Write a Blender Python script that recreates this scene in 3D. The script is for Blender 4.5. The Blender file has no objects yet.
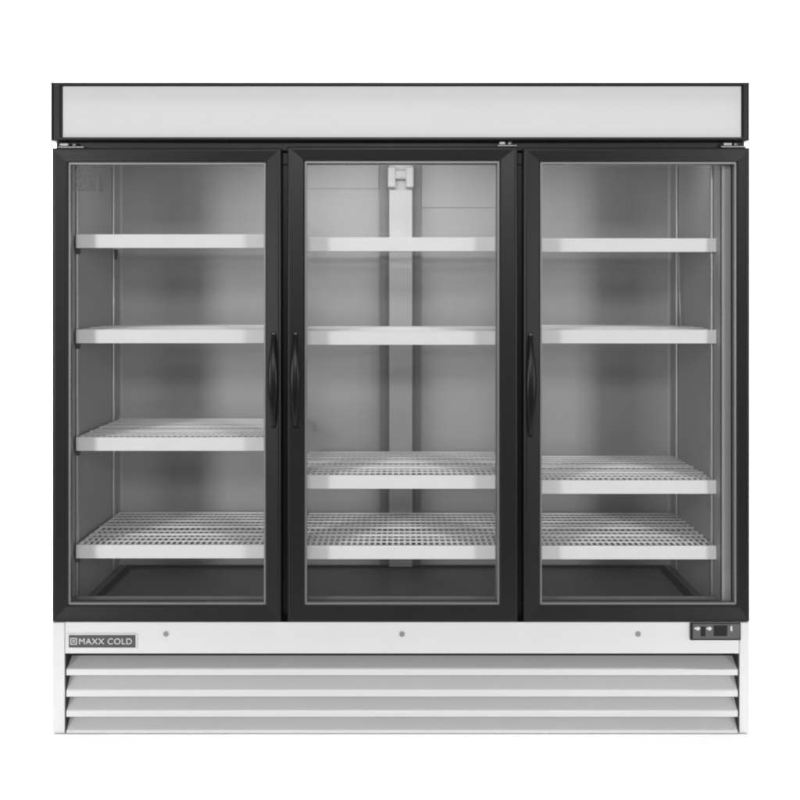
import bpy, bmesh, math, random
from mathutils import Vector, Matrix
random.seed(7)
S = bpy.context.scene
R = math.radians

# ------------------------------------------------------------------ measures
PX = 0.00294            # metres per photo pixel on the plane of the door fronts (y = 0)
D = 3.25                # camera distance from that plane
EYE = 435 * PX          # lens height above the floor


def at(px, py, y=0.0):
    """photo measurement -> metres, for something standing at depth y"""
    f = (D + y) / D
    return Vector(((px - 400) * PX * f, y, EYE + (300 - py) * PX * f))


def ax(px, y=0.0):
    return at(px, 0, y).x


def az(py, y=0.0):
    return at(0, py, y).z


# ------------------------------------------------------------------ camera
cam = bpy.data.cameras.new('camera')
co = bpy.data.objects.new('camera', cam)
S.collection.objects.link(co)
co.location = (0, -D, EYE)
co.rotation_euler = (R(90), 0, 0)
cam.sensor_width = 36
cam.lens = 36 * D / (800 * PX)
cam.shift_y = -0.125
cam.clip_start = 0.05
cam.clip_end = 200
S.camera = co

# ------------------------------------------------------------------ world and studio lamps
w = bpy.data.worlds.new('World')
S.world = w
w.use_nodes = True
bg = w.node_tree.nodes['Background']
bg.inputs[0].default_value = (1, 1, 1, 1)
bg.inputs[1].default_value = 0.25
S.view_settings.view_transform = 'Standard'
S.view_settings.look = 'None'
S.view_settings.exposure = 0.0
S.view_settings.gamma = 1.0


def lamp(name, loc, target, sx, sy, power):
    l = bpy.data.lights.new(name, 'AREA')
    l.shape = 'RECTANGLE'
    l.size, l.size_y = sx, sy
    l.energy = power
    o = bpy.data.objects.new(name, l)
    S.collection.objects.link(o)
    o.location = loc
    o.rotation_euler = (Vector(target) - Vector(loc)).to_track_quat('-Z', 'Y').to_euler()
    return o


lamp('softbox', (-3.75, -6.0, 1.45), (-0.1, 0, 1.1), 0.9, 2.7, 178)
lamp('softbox', (3.8, -6.0, 1.45), (0.1, 0, 1.1), 0.9, 2.7, 152)
lamp('front_softbox', (-0.15, -8.0, 3.5), (0, 0.3, 1.1), 1.6, 1.0, 155)
lamp('floor_lamp', (0, -0.3, 4.6), (0, -0.35, 0), 5.0, 0.5, 160)
# unseen fill lamps behind the header, added to brighten the upper interior
lamp('interior_fill', (-0.05, 0.2, 1.76), (0, 0.62, 1.0), 0.6, 0.1, 2.3)
lamp('interior_fill', (0, 0.2, 1.765), (0, 0.62, 0.9), 1.85, 0.12, 1.7)
lamp('backdrop_lamp', (0, 3.0, 4.8), (0, 3.4, 0), 9.0, 3.0, 900)
lamp('backdrop_lamp', (-4.2, 1.5, 2.6), (-3.5, 6, 1.4), 2.0, 2.0, 330)
lamp('backdrop_lamp', (4.2, 1.5, 2.6), (3.5, 6, 1.4), 2.0, 2.0, 330)

# ------------------------------------------------------------------ materials


def mat(name, col, rough=0.5, metal=0.0, spec=0.5, bump=0.0, bscale=400, var=0.0, vscale=3.0,
        stretch=(1, 1, 1), rvar=0.0, coat=0.0):
    m = bpy.data.materials.new(name)
    m.use_nodes = True
    nt = m.node_tree
    p = nt.nodes['Principled BSDF']
    if isinstance(col, (int, float)):
        col = (col, col, col)
    p.inputs['Base Color'].default_value = (*col, 1)
    p.inputs['Roughness'].default_value = rough
    p.inputs['Metallic'].default_value = metal
    p.inputs['Specular IOR Level'].default_value = spec
    p.inputs['Coat Weight'].default_value = coat
    tc = nt.nodes.new('ShaderNodeTexCoord')
    mp = nt.nodes.new('ShaderNodeMapping')
    mp.inputs['Scale'].default_value = stretch
    nt.links.new(tc.outputs['Object'], mp.inputs[0])
    if var or rvar:
        n = nt.nodes.new('ShaderNodeTexNoise')
        n.inputs['Scale'].default_value = vscale
        n.inputs['Detail'].default_value = 5
        nt.links.new(mp.outputs[0], n.inputs['Vector'])
        if var:
            mr = nt.nodes.new('ShaderNodeMapRange')
            mr.inputs[1].default_value = 0.3
            mr.inputs[2].default_value = 0.7
            mr.inputs[3].default_value = 1 - var
            mr.inputs[4].default_value = 1 + var
            nt.links.new(n.outputs[0], mr.inputs[0])
            vm = nt.nodes.new('ShaderNodeVectorMath')
            vm.operation = 'SCALE'
            vm.inputs[0].default_value = col
            nt.links.new(mr.outputs[0], vm.inputs['Scale'])
            nt.links.new(vm.outputs[0], p.inputs['Base Color'])
        if rvar:
            m2 = nt.nodes.new('ShaderNodeMapRange')
            m2.inputs[1].default_value = 0.3
            m2.inputs[2].default_value = 0.7
            m2.inputs[3].default_value = max(0.02, rough - rvar)
            m2.inputs[4].default_value = rough + rvar
            nt.links.new(n.outputs[0], m2.inputs[0])
            nt.links.new(m2.outputs[0], p.inputs['Roughness'])
    if bump:
        n2 = nt.nodes.new('ShaderNodeTexNoise')
        n2.inputs['Scale'].default_value = bscale
        n2.inputs['Detail'].default_value = 3
        nt.links.new(mp.outputs[0], n2.inputs['Vector'])
        b = nt.nodes.new('ShaderNodeBump')
        b.inputs['Strength'].default_value = bump
        b.inputs['Distance'].default_value = 0.001
        nt.links.new(n2.outputs[0], b.inputs['Height'])
        nt.links.new(b.outputs[0], p.inputs['Normal'])
    return m


M = {}
M['white'] = mat('white_powder_coat', 0.545, 0.42, bump=0.12, bscale=500, var=0.015)
M['grille'] = mat('white_grille_enamel', 0.53, 0.45, bump=0.1, bscale=500, var=0.02)
M['black'] = mat('black_anodised_frame', 0.008, 0.34, spec=0.22, bump=0.06, bscale=700, rvar=0.015, vscale=6)
M['black_trim'] = mat('black_header_plastic', 0.010, 0.38, spec=0.22, bump=0.1, bscale=600, rvar=0.05)
M['rubber'] = mat('black_gasket_rubber', 0.006, 0.7, spec=0.3)
M['handle'] = mat('black_handle_plastic', 0.004, 0.3, spec=0.22, rvar=0.04)
M['sign'] = mat('milky_sign_acrylic', 0.565, 0.6, spec=0.3, var=0.01)
M['liner'] = mat('grey_aluminium_liner', 0.345, 0.5, metal=0.1, bump=0.12, bscale=300, var=0.04,
                 vscale=2.5, rvar=0.06)
M['floor_pan'] = mat('dark_grey_floor_pan', 0.14, 0.4, metal=0.3, var=0.08, vscale=5, rvar=0.06)
M['duct'] = mat('pale_duct_cover', 0.62, 0.45, metal=0.0, var=0.03)
M['alu'] = mat('bright_aluminium', 0.55, 0.35, metal=0.7)
M['spacer'] = mat('glass_edge_spacer', 0.19, 0.4, metal=0.4)
M['breaker'] = mat('grey_breaker_strip', 0.2, 0.45, var=0.04)
M['shelf'] = mat('white_coated_wire', 0.88, 0.4, var=0.02)
M['lip'] = mat('white_shelf_lip', 0.86, 0.38, var=0.02, vscale=8)
M['clip'] = mat('dark_shelf_clip', 0.05, 0.5)
M['steel'] = mat('zinc_steel', 0.26, 0.4, metal=0.8)
M['plate'] = mat('dark_grey_plate', 0.045, 0.4, var=0.1, vscale=60)
M['letters'] = mat('pale_grey_lettering', 0.5, 0.4)
M['panel'] = mat('charcoal_control_panel', 0.06, 0.35)
M['button'] = mat('white_button', 0.5, 0.4)
M['dark'] = mat('dark_void_and_shade', 0.012, 0.7)  # also colours the shade painted beside the louvre ends
M['sticker'] = mat('grey_sticker_ink', 0.06, 0.5)
M['floor'] = mat('white_studio_vinyl', 0.92, 0.6, spec=0.2)

g = bpy.data.materials.new('door_glass')
g.use_nodes = True
nt = g.node_tree
nt.nodes.remove(nt.nodes['Principled BSDF'])
out = nt.nodes['Material Output']
tr = nt.nodes.new('ShaderNodeBsdfTransparent')
tr.inputs[0].default_value = (0.987, 0.987, 0.987, 1)
gl = nt.nodes.new('ShaderNodeBsdfGlossy')
gl.inputs['Roughness'].default_value = 0.02
fr = nt.nodes.new('ShaderNodeFresnel')
fr.inputs[0].default_value = 1.5
mx = nt.nodes.new('ShaderNodeMixShader')
nt.links.new(fr.outputs[0], mx.inputs[0])
nt.links.new(tr.outputs[0], mx.inputs[1])
nt.links.new(gl.outputs[0], mx.inputs[2])
nt.links.new(mx.outputs[0], out.inputs[0])
M['glass'] = g

# ------------------------------------------------------------------ mesh helpers


class MB:
    def __init__(s):
        s.bm = bmesh.new()

    def quad(s, a, b, c, d):
        return s.bm.faces.new([s.bm.verts.new(v) for v in (a, b, c, d)])

    def box(s, x0, x1, y0, y1, z0, z1, bev=0.0, seg=2):
        if x0 > x1: x0, x1 = x1, x0
        if y0 > y1: y0, y1 = y1, y0
        if z0 > z1: z0, z1 = z1, z0
        t = bmesh.new()
        bmesh.ops.create_cube(t, size=1)
        for v in t.verts:
            v.co = Vector(((x0 + x1) / 2 + v.co.x * (x1 - x0), (y0 + y1) / 2 + v.co.y * (y1 - y0),
                           (z0 + z1) / 2 + v.co.z * (z1 - z0)))
        if bev:
            bmesh.ops.bevel(t, geom=t.edges[:], offset=bev, segments=seg, affect='EDGES', profile=0.5)
        s.merge(t)
        return s

    def merge(s, t):
        me = bpy.data.meshes.new('tmp')
        t.to_mesh(me)
        t.free()
        s.bm.from_mesh(me)
        bpy.data.meshes.remove(me)

    def ring(s, x0, x1, z0, z1, prof, wl=1, wr=1, wt=1, wb=1):
        """closed profile of (inset, y) swept round a rectangle with mitred corners"""
        loops = []
        for u, y in prof:
            l, r_, t, b = u * wl, u * wr, u * wt, u * wb
            loops.append([s.bm.verts.new((x0 + l, y, z0 + b)), s.bm.verts.new((x1 - r_, y, z0 + b)),
                          s.bm.verts.new((x1 - r_, y, z1 - t)), s.bm.verts.new((x0 + l, y, z1 - t))])
        n = len(loops)
        for i in range(n):
            A, B = loops[i], loops[(i + 1) % n]
            for k in range(4):
                s.bm.faces.new((A[k], A[(k + 1) % 4], B[(k + 1) % 4], B[k]))
        return s

    def rod(s, a, b, r, seg=8):
        a, b = Vector(a), Vector(b)
        d = b - a
        q = d.to_track_quat('Z', 'Y').to_matrix()
        ra, rb = [], []
        for i in range(seg):
            t = 2 * math.pi * i / seg
            o = q @ Vector((math.cos(t) * r, math.sin(t) * r, 0))
            ra.append(s.bm.verts.new(a + o))
            rb.append(s.bm.verts.new(b + o))
        for i in range(seg):
            f = s.bm.faces.new((ra[i], ra[(i + 1) % seg], rb[(i + 1) % seg], rb[i]))
            f.smooth = True
        s.bm.faces.new(ra[::-1])
        s.bm.faces.new(rb)
        return s

    def prism_x(s, poly, x0, x1):
        """poly of (y, z) extruded along x"""
        A = [s.bm.verts.new((x0, y, z)) for y, z in poly]
        B = [s.bm.verts.new((x1, y, z)) for y, z in poly]
        n = len(poly)
        for i in range(n):
            s.bm.faces.new((A[i], A[(i + 1) % n], B[(i + 1) % n], B[i]))
        s.bm.faces.new(A[::-1])
        s.bm.faces.new(B)
        return s

    def build(s, name, m, parent=None, smooth=False, bevel=0.0):
        bmesh.ops.recalc_face_normals(s.bm, faces=s.bm.faces[:])
        me = bpy.data.meshes.new(name)
        s.bm.to_mesh(me)
        s.bm.free()
        o = bpy.data.objects.new(name, me)
        S.collection.objects.link(o)
        me.materials.append(m)
        if smooth:
            for p in me.polygons:
                p.use_smooth = True
        if bevel:
            b = o.modifiers.new('bevel', 'BEVEL')
            b.width = bevel
            b.segments = 2
            b.limit_method = 'ANGLE'
        if parent:
            o.parent = parent
        return o


def text(body, loc, size, m, parent, name, depth=0.0006, sx=1.0):
    c = bpy.data.curves.new('txt', 'FONT')
    c.body = body
    c.size = size
    c.extrude = depth
    c.align_x = 'LEFT'
    c.space_character = 1.06
    c.offset = 0
    o = bpy.data.objects.new('txt', c)
    S.collection.objects.link(o)
    bpy.context.view_layer.update()
    me = bpy.data.meshes.new_from_object(o.evaluated_get(bpy.context.evaluated_depsgraph_get()))
    me.name = name
    bpy.data.objects.remove(o)
    me.transform(Matrix.Translation(Vector(loc)) @ Matrix.Rotation(R(90), 4, 'X') @ Matrix.Diagonal((sx, 1, 1, 1)))
    me.materials.clear()
    me.materials.append(m)
    r = bpy.data.objects.new(name, me)
    S.collection.objects.link(r)
    r.parent = parent
    return r


# ------------------------------------------------------------------ the white studio floor, swept up behind
fl = MB()
prof = [(-1.3, 0.0), (4.5, 0.0)]
for i in range(1, 17):
    t = i / 16 * math.pi / 2
    prof.append((4.5 + 2.0 * math.sin(t), 2.0 - 2.0 * math.cos(t)))
prof.append((6.5, 7.0))
prev = None
for y, z in prof:
    cur = (fl.bm.verts.new((-12, y, z)), fl.bm.verts.new((12, y, z)))
    if prev:
        f = fl.bm.faces.new((prev[0], prev[1], cur[1], cur[0]))
        f.smooth = True
    prev = cur
fo = fl.build('floor', M['floor'])
fo['kind'] = 'structure'

# ------------------------------------------------------------------ the refrigerator
fr_ = bpy.data.objects.new('display_refrigerator', None)
S.collection.objects.link(fr_)
fr_.location = (0, 0, 0)
fr_['label'] = 'wide white and black refrigerator with three glass doors and empty white wire shelves'
fr_['category'] = 'refrigerator'
FR = fr_

YB = 0.06                          # front of the cabinet body
YI = 0.68                          # inner back wall
XL, XR = -0.996, 0.962             # inner side walls
ZF, ZC = 0.337, 1.785              # inner floor and ceiling
ZOP = 1.6835                       # top of the door openings
XO = 1.029                         # half the outer width
ZT = az(84)
ZD0, ZD1 = az(622), az(147.5)      # doors

# outer cabinet: white sides, back, top and bottom
c = MB()
c.box(-XO, XL - 0.004, YB, 0.76, ZD0, ZT - 0.01)
c.box(XR + 0.004, XO, YB, 0.76, ZD0, ZT - 0.01)
c.box(XL - 0.004, XR + 0.004, YI + 0.004, 0.76, ZD0, ZT - 0.01)
c.box(XL - 0.004, XR + 0.004, YB, YI + 0.004, ZC + 0.004, ZT - 0.01)
c.box(XL + 0.001, XR - 0.001, YB + 0.0005, YB + 0.03, ZOP + 0.002, ZC - 0.001)
c.box(XL - 0.004, XR + 0.004, YB, YI + 0.004, ZF - 0.03, ZF - 0.004)
c.build('cabinet', M['white'], FR)

# black face frame with two mullions
ZSILL = az(600.6, 0.07)
c = MB()
YF = YB - 0.004
c.box(-XO + 0.004, XL - 0.001, YF - 0.006, YB - 0.001, ZD0 + .004, ZT - 0.02)
c.box(XR + 0.028, XO - 0.004, YF - 0.006, YB - 0.001, ZD0 + .004, ZT - 0.02)
c.box(XL - 0.0005, XR + 0.0275, YF - 0.006, YB - 0.001, ZOP, ZT - 0.02)
c.box(XL - 0.0005, XR + 0.0275, YF - 0.006, YB + 0.02, ZD0 - 0.03, ZSILL)
ff = c.build('face_frame', M['black'], FR, bevel=0.001)
for a, b in ((272, 298), (508, 534)):
    c = MB()
    c.box(ax(a, YB), ax(b, YB), YF - 0.006, YB + 0.05, ZSILL + 0.0005, ZOP - 0.0005)
    c.build('mullion', M['black'], FR, bevel=0.002)

# grey sill cap along the bottom of the openings
c = MB()
c.box(XL + 0.0005, XR - 0.0005, YB + 0.0515, YB + 0.06, ZF + .0005, az(597.6, 0.1), bev=0.001)
c.build('sill_cap', M['breaker'], FR)

# grey breaker strip on the wider right jamb
c = MB()
c.box(XR, XR + 0.0275, YF - 0.004, YB + 0.012, ZSILL + 0.0005, ZOP - 0.0005)
c.build('breaker_strip', M['liner'], FR, bevel=0.003)

# liner: side walls with rounded back corners, back wall, ceiling in one skin
RC = 0.012
pts = [(XL, YB)]
for i in range(0, 9):
    t = i / 8 * math.pi / 2
    pts.append((XL + RC - RC * math.cos(t), YI - RC + RC * math.sin(t)))
for i in range(0, 9):
    t = i / 8 * math.pi / 2
    pts.append((XR - RC + RC * math.sin(t), YI - RC + RC * math.cos(t)))
pts.append((XR, YB))
c = MB()
pr = None
for x, y in pts:
    cur = (c.bm.verts.new((x, y, ZF)), c.bm.verts.new((x, y, ZC)))
    if pr:
        f = c.bm.faces.new((pr[0], cur[0], cur[1], pr[1]))
        f.smooth = True
    pr = cur
liner = c.build('liner', M['liner'], FR)
liner.data.validate()
c = MB()
c.box(XL, XR, YB + 0.001, YI, ZC + 0.0002, ZC + 0.003)
c.build('liner_ceiling', M['liner'], FR)
# floor pan with a dark shallow groove round it
c = MB()
c.box(XL, XR, YB + 0.021, YI, ZF - 0.003, ZF)
pan = c.build('floor_pan', M['floor_pan'], FR)
c = MB()
z1 = ZF + 0.0045
c.box(XL + 0.03, XR - 0.03, YI - 0.045, YI - 0.02, ZF + 0.0005, z1)
c.box(XL + 0.03, XL + 0.055, YB + 0.05, YI - 0.0455, ZF + 0.0005, z1)
c.box(XR - 0.055, XR - 0.03, YB + 0.05, YI - 0.0455, ZF + 0.0005, z1)
c.build('pan_gasket', M['rubber'], pan, bevel=0.001)

# duct cover standing on the middle of the back wall
x0, x1 = ax(389, 0.64), ax(412.5, 0.64)
c = MB()
c.box(x0, x1, 0.635, YI - 0.001, ZF + 0.001, ZC - 0.002, bev=0.004)
duct = c.build('duct_cover', M['duct'], FR)
c = MB()  # darker strips standing in for the shadow bands either side of the duct
c.box(ax(380, .67), x0 - 0.0005, 0.668, YI - 0.001, ZF + 0.001, ZC - 0.003)
c.box(x1 + 0.0005, ax(420.5, .67), 0.668, YI - 0.001, ZF + 0.001, ZC - 0.003)
c.build('duct_shadow_strip', M['breaker'], duct)
c = MB()     # fitting on top of the duct: two ears and a bridge
za, zb = az(188, .62), az(167, .62)
c.box(x0 - 0.004, x0 + 0.024, 0.60, 0.634, za, zb, bev=0.005)
c.box(x1 - 0.024, x1 + 0.004, 0.60, 0.634, za, zb, bev=0.005)
c.box(x0 + 0.02, x1 - 0.02, 0.605, 0.634, za + 0.03, zb - 0.012, bev=0.004)
c.rod(((x0 + x1) / 2, 0.598, za + 0.045), ((x0 + x1) / 2, 0.63, za + 0.045), 0.011, 16)
c.build('bracket', M['white'], duct)
# thin cover plates high on the back wall, to the left and right of the duct
for xx0, xx1, row in ((ax(300, .67), ax(379, .67), 188.5), (ax(421.5, .67), ax(505, .67), 207.5)):
    c = MB()
    c.box(xx0, xx1, YI - 0.0045, YI - 0.0008, az(row, .67), ZC - 0.002)
    c.build('cover_plate', M['liner'], FR, bevel=0.0015)


# ------------------------------------------------------------------ shelf standards and clips
def standard(x, y, face, rows=(187, 590), m='alu', wdt=0.010):
    """slotted upright; face = direction its slots look along x (+1/-1)"""
    c = MB()
    z0, z1_ = ZF + 0.01, ZC - 0.01
    c.box(x, x + face * 0.006, y - wdt, y + wdt, z0, z1_, bev=0.0012)
    o = c.build('shelf_standard', M[m], FR)
    return o


for xw, fc in ((XL + .0015, 1), (XR - .0015, -1)):
    for y in (0.15, 0.58):
        standard(xw, y, fc)
# uprights behind the mullions, one pair per side
for px, fc in ((304.5, 1), (497.5, -1)):
    standard(ax(px, 0.1), 0.1125 - 0.0135, fc, m='breaker', wdt=0.011)

# shelves ------------------------------------------------------------
YS0, YS1 = 0.115, 0.615
LIPH = 0.0395


def make_shelf(x0, x1, rear_clips):
    wd = x1 - x0
    c = MB()
    r = 0.0036
    # front-to-back wires
    n = int(round(wd / 0.0188))
    for i in range(n + 1):
        x = 0.006 + (wd - 0.012) * i / n
        c.rod((x, 0.004, -r), (x, YS1 - YS0, -r), r, 6)
    # cross wires above the long wires, two of them heavier
    for fy, cr in ((0.052, .0026), (0.1, .0026), (0.143, .0046), (0.2, .003), (0.258, .0046), (0.31, .003), (0.36, .0036),
                   (0.41, .003), (0.455, .003), (0.4975, .0036)):
        c.rod((0.002, fy, cr * .7), (wd - 0.002, fy, cr * .7), cr, 6)
    # flat side rails
    c.box(0.0, 0.004, 0.003, YS1 - YS0, -0.022, 0.002)
    c.box(wd - 0.004, wd, 0.003, YS1 - YS0, -0.022, 0.002)
    s = c.build('shelf', M['shelf'], FR)
    s.location = (x0, YS0, 0)
    # front lip: vertical plate folded over at top and bottom
    c = MB()
    c.prism_x([(0.0, 0.002), (0.012, 0.002), (0.012, 0.0), (0.002, -0.001), (0.002, -LIPH + 0.002), (0.012, -LIPH + 0.002),
               (0.012, -LIPH), (0.0, -LIPH)], -0.002, wd + 0.002)
    l = c.build('front_lip', M['lip'], s, bevel=0.0012)
    # four clips the shelf hangs on
    for cx in (-0.008, wd - 0.004):
        for cy in ((0.012, 0.455) if rear_clips else (0.012,)):
            c = MB()
            c.prism_x([(cy, -0.024), (cy + 0.026, -0.024), (cy + 0.022, -0.05), (cy + 0.010, -0.058)], cx, cx + 0.012)
            c.build('shelf_clip', M['clip'], s, bevel=0.001)
    return s


def dup(o):
    n = o.copy()
    S.collection.objects.link(n)
    for ch in o.children:
        k = ch.copy()
        S.collection.objects.link(k)
        k.parent = n
    return n


bays = [
    (76.5, 284.0, (234.3, 329.6, 437.2, 544.8)),
    (295.0, 508.5, (237.5, 331.2, 475.2, 545.6)),
    (520.0, 722.5, (238.3, 329.8, 480.2, 545.8)),
]
for a, b, rows in bays:
    first = make_shelf(ax(a, YS0), ax(b, YS0), a != 295.0)
    bpy.context.view_layer.update()
    proto = first
    shelves = [first] + [dup(first) for _ in rows[1:]]
    for s, row in zip(shelves, rows):
        s.location.z = az(row, YS0) - 0.002

# thin temperature-probe wire hanging by the right wall
c = MB()
p0, p1, p2 = at(678.6, 252, .5), at(679.2, 292, .5), at(681, 327, .5)
c.rod(p0, p1, 0.0026, 8)
c.rod(p1, p2, 0.0026, 8)
c.build('probe_wire', M['button'], FR)

# ------------------------------------------------------------------ doors
FW = 0.0455       # frame face width


def make_door(px0, px1, row0, hinge, hx, hrows, wl=1.0, wr=1.0):
    x0, x1 = ax(px0), ax(px1)
    z0, z1 = az(622), az(row0)
    c = MB()
    prof = [(0, 0.046), (0, 0.004), (0.002, 0.001), (0.005, 0.0), (0.010, 0.0), (0.0425, 0.0036), (FW, 0.0056),
            (FW, 0.046)]
    c.ring(x0, x1, z0, z1, prof, wl=wl, wr=wr, wt=0.90, wb=1.04)
    d = c.build('door', M['black'], FR)
    gx0, gx1 = x0 + FW * wl, x1 - FW * wr
    gz0, gz1 = z0 + FW * 1.04, z1 - FW * 0.90
    # pale edge spacer showing round the glass
    c = MB()
    c.ring(gx0 + .0003, gx1 - .0003, gz0 + .0003, gz1 - .0003,
           [(0, 0.012), (0, 0.034), (0.0055, 0.034), (0.0062, 0.0205), (0.0055, 0.012)])
    c.build('glass_spacer', M['spacer'], d)
    c = MB()
    c.box(gx0 - 0.001 + .0015, gx1 - .0005, 0.0140, 0.0160, gz0 + .0005, gz1 - .0005)
    c.build('glass_pane', M['glass'], d)
    # rubber seal behind the frame
    c = MB()
    c.ring(x0 + 0.006, x1 - 0.006, z0 + 0.006, z1 - 0.006,
           [(0, 0.0462), (0, 0.0495), (0.022, 0.0495), (0.024, 0.0462)], wl=1, wr=1)
    c.build('door_seal', M['rubber'], d)
    # bow handle on the stile
    r0, r1 = hrows
    za, zb = az(r0), az(r1)
    hxw = ax(hx)
    c = MB()
    N = 28
    rings = []
    for i in range(N + 1):
        t = i / N
        z = za + (zb - za) * t
        bulge = math.sin(math.pi * t) ** 0.75
        cy = 0.004 - 0.030 * bulge
        wx = 0.0065 + 0.0085 * math.sin(math.pi * min(1, max(0, (t - 0.1) / 0.8))) ** 1.4
        wy = 0.006
        rr = []
        for k in range(16):
            a = 2 * math.pi * k / 16
            ca, sa = math.cos(a), math.sin(a)
            ca = math.copysign(abs(ca) ** 0.7, ca)
            sa = math.copysign(abs(sa) ** 0.7, sa)
            rr.append(c.bm.verts.new((hxw + wx * ca, cy + wy * sa, z)))
        rings.append(rr)
    for A, B in zip(rings, rings[1:]):
        for k in range(16):
            c.bm.faces.new((A[k], A[(k + 1) % 16], B[(k + 1) % 16], B[k]))
    c.bm.faces.new(rings[0])
    c.bm.faces.new(rings[-1][::-1])
    c.build('handle', M['handle'], d, smooth=True)
    # hinge bracket above the door
    h0, h1 = hinge
    zt = z1 + 0.0015
    c = MB()
    c.box(ax(h0), ax(h1), 0.006, 0.05, zt, zt + 0.004, bev=0.001)
    m_ = (ax(h0) + ax(h1)) / 2
    c.box(m_ - (ax(h1) - ax(h0)) * .42, m_ - .006, 0.002, 0.04, zt + 0.0042, zt + 0.0135, bev=0.002)
    c.rod((m_ + 0.008, 0.018, zt + .0042), (m_ + 0.008, 0.018, zt + 0.015), 0.008, 14)
    c.build('hinge', M['steel'], d)
    return d, (gx0, gx1, gz0, gz1)


d1, G1 = make_door(52, 281.2, 148.0, (57, 83), 273.5, (332, 428), wl=0.97, wr=1.02)
d2, G2 = make_door(287.3, 517.8, 146.5, (498, 517), 295.5, (332, 428), wl=1.10, wr=1.16)
d3, G3 = make_door(523.4, 750, 147.5, (722, 747), 530.5, (333, 437), wl=1.10, wr=0.78)

# faint instruction sticker behind the left glass (unreadable blocks of print)
c = MB()
yk = 0.0165
row = 165.2
while row < 191:
    left, right = (77, 95.5) if row < 170 else (72, 95.5)
    x = left + random.uniform(0, 1.5)
    while x < right - 1:
        wd_ = min(random.uniform(1.2, 5.5), right - x)
        c.box(ax(x, yk), ax(x + wd_, yk), yk, yk + 0.0003, az(row + 1.15, yk), az(row, yk))
        x += wd_ + random.uniform(0.5, 1.1)
    row += 1.9
c.box(ax(99, yk), ax(103, yk), yk, yk + 0.0003, az(192, yk), az(171.5, yk), bev=0.0001)
c.build('sticker', M['sticker'], d1)
# pale print fragments at the top edge of the right glass
c = MB()
for a, b, r0, r1 in ((540, 541.4, 164.5, 168.5), (542.2, 543.8, 164.5, 168), (546, 549, 165.5, 167), (551, 557, 165.6, 166.6),
                     (559, 560.2, 165, 168.6), (565, 566.4, 164.5, 168)):
    c.box(ax(a, yk), ax(b, yk), yk, yk + 0.0004, az(r1, yk), az(r0, yk))
c.build('sticker', M['spacer'], d3)

# ------------------------------------------------------------------ header with blank sign
hx0, hx1, hz0, hz1 = ax(50.2), ax(750), az(140.5), az(81.5)
c = MB()
t1 = 0.001
c.ring(hx0, hx1, hz0, hz1, [(0, 0.10), (0, 0.006), (0.3, 0.0), (0.75, 0.0), (1.0, 0.006), (1.0, 0.10)],
       wl=0.0345, wr=0.0235, wt=0.0125, wb=0.0105)
c.box(hx0 + .003, hx1 - .003, 0.03, 0.30, hz1 - 0.0005 - 0.0015, hz1 - 0.0005, bev=0.0005)
head = c.build('header', M['black_trim'], FR, bevel=0.0012)
c = MB()
c.box(hx0 + 0.0345 + .0002, hx1 - 0.0235 - .0002, 0.0075, 0.0105, hz0 + 0.0105 + .0002, hz1 - 0.0125 - .0002, bev=0.0008)
c.build('sign_panel', M['sign'], head)
# black band under the header, above the doors
c = MB()
c.box(ax(57.5, .03), ax(744.5, .03), 0.030, 0.049, az(149.5), hz0 - 0.0005, bev=0.001)
c.build('top_rail', M['black_trim'], FR)

# ------------------------------------------------------------------ base: posts, panel, grille
zb0 = 0.004
bz1 = ZD0 - 0.0025
zop = az(654.2)                       # top of the grille opening
c = MB()
c.box(ax(51.5), ax(64.2), 0.004, 0.75, zb0, bz1, bev=0.0025)
c.build('base_post', M['white'], FR)
c = MB()
c.box(ax(740.0), ax(750), 0.004, 0.75, zb0, bz1, bev=0.0025)
c.build('base_post', M['white'], FR)
xa, xb = ax(64.2) + .0006, ax(740.0) - .0006
c = MB()
c.prism_x([(0.007, bz1), (0.007, zop), (0.018, zop), (0.018, zop + .002), (0.0085, zop + .002), (0.0085, bz1)], xa, xb)
bp = c.build('base_panel', M['white'], FR, bevel=0.0008)
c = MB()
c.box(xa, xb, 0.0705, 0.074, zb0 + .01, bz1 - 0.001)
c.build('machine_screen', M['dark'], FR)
# louvres
c = MB()
lips = [(670.2, 675.8), (691.8, 697.2), (712.2, 717.4), (732.0, 735.0)]
tops = [663.9, 676.5, 697.8, 718.0]
for i, ((r0, r1), rt) in enumerate(zip(lips, tops)):
    zl0, zl1 = az(r1), az(r0)
    if i == 3: zl0 = zb0
    zt = az(rt) + 0.004
    # sloping blade from a recess under the lip above down to its own lip, with the lip folded down
    c.prism_x([(0.005, zl1), (0.005, zl0), (0.0065, zl0), (0.0065, zl1 - .001), (0.062, zt - .001), (0.062, zt + .001), (0.0605, zt + .001)],
              xa + .0045, xb - .0045)
c.build('louvre_grille', M['grille'], FR)
for x in (xa, xb - 0.0035):  # dark linings that paint shade onto the white post sides
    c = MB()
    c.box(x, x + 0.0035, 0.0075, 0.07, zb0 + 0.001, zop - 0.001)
    c.build('grille_end_shade', M['dark'], FR)
# screws
for px in (166, 402, 638):
    p = at(px, 634, 0.0068)
    c = MB()
    c.rod(p + Vector((0, 0, 0)), p - Vector((0, 0.0022, 0)), 0.0082, 20)
    s = c.build('screw', M['steel'], bp, bevel=0.0008)
    c = MB()
    q = p - Vector((0, 0.0024, 0))
    c.box(q.x - .0045, q.x + .0045, q.y - .0001, q.y + .0003, q.z - .0009, q.z + .0009)
    c.box(q.x - .0009, q.x + .0009, q.y - .0002, q.y + .0003, q.z - .0045, q.z + .0045)
    so = c.build('screw_slot', M['breaker'], bp)

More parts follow.
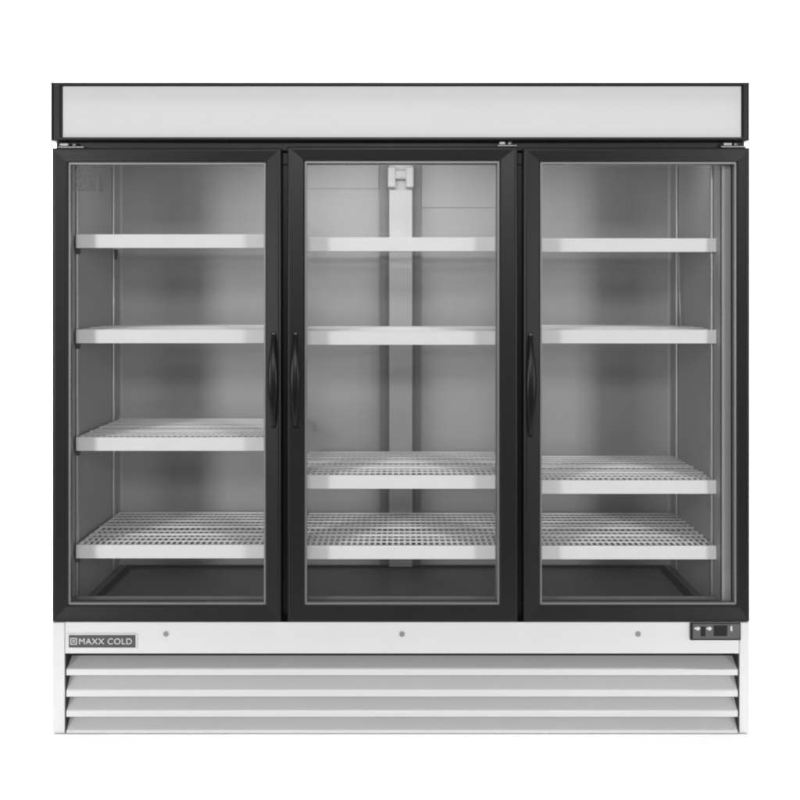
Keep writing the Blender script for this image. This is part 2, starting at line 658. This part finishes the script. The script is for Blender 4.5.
# maker's plate
p0, p1 = at(66.8, 649.2), at(136.8, 634.2)
c = MB()
c.box(p0.x, p1.x, 0.0040, 0.0068, p0.z, p1.z, bev=0.0008)
rim = c.build('nameplate', M['alu'], FR)
c = MB()
c.box(p0.x + .0045, p1.x - .0045, 0.0034, 0.00395, p0.z + .0035, p1.z - .0035)
c.build('plate_field', M['plate'], rim)
zt_ = p0.z + 0.0155
# emblem: framed bars
c = MB()
ex, ez, e = p0.x + .0095, p0.z + .0125, 0.0195
yy0, yy1 = 0.0026, 0.0033
c.box(ex, ex + e, yy0, yy1, ez, ez + .0024)
c.box(ex, ex + e, yy0, yy1, ez + e - .0024, ez + e)
c.box(ex, ex + .0024, yy0, yy1, ez + .0026, ez + e - .0026)
c.box(ex + e - .0024, ex + e, yy0, yy1, ez + .0026, ez + e - .0026)
c.box(ex + .005, ex + e - .005, yy0, yy1, ez + e / 2 - .0035, ez + e / 2 - .0012)
c.box(ex + .005, ex + e - .005, yy0, yy1, ez + e / 2 + .0020, ez + e / 2 + .0043)
c.build('emblem', M['letters'], rim)
text('MAXX COLD', (ex + e + 0.0045, 0.0030, ez + 0.0012), 0.0245, M['letters'], rim, 'lettering', sx=1.05)

# control panel
p0, p1 = at(690.3, 640.2), at(740.6, 623.0)
c = MB()
c.box(p0.x, p1.x, -0.001, 0.0065, p0.z, p1.z, bev=0.001)
cp = c.build('control_panel', M['rubber'], FR)
c = MB()
c.box(p0.x + .007, p1.x - .003, -0.0022, -0.0011, p0.z + .0045, p1.z - .002, bev=0.0004)
c.build('panel_face', M['panel'], cp)
for px, wd, hh in ((697, .0085, .0055), (708.8, .0075, .0055), (731, .003, .0075)):
    q = at(px, 628.2)
    c = MB()
    if wd > .005:
        c.box(q.x - wd, q.x + wd, -0.0033, -0.0023, q.z - hh * .45, q.z + hh * .45, bev=0.0004)
        c.rod((q.x + wd * .15, -0.0032, q.z), (q.x + wd * .15, -0.0048, q.z), hh, 20)
    else:
        c.box(q.x - wd, q.x + wd, -0.0046, -0.0023, q.z - hh, q.z + hh, bev=0.0012)
    c.build('button', M['button'], cp)
c = MB()
c.box(ax(713.5), ax(727), -0.0030, -0.0023, az(635.8), az(625), bev=0.0003)
c.build('display_window', M['rubber'], cp)
c = MB()
c.box(ax(700.5), ax(705.2), -0.0040, -0.0023, az(636), az(626.5), bev=0.0008)
c.build('switch', M['rubber'], cp)

# ------------------------------------------------------------------ render
S.render.engine = 'CYCLES'
S.cycles.max_bounces = 10
S.cycles.transparent_max_bounces = 16
S.cycles.pixel_filter_type = 'BLACKMAN_HARRIS'
S.cycles.filter_width = 2.2
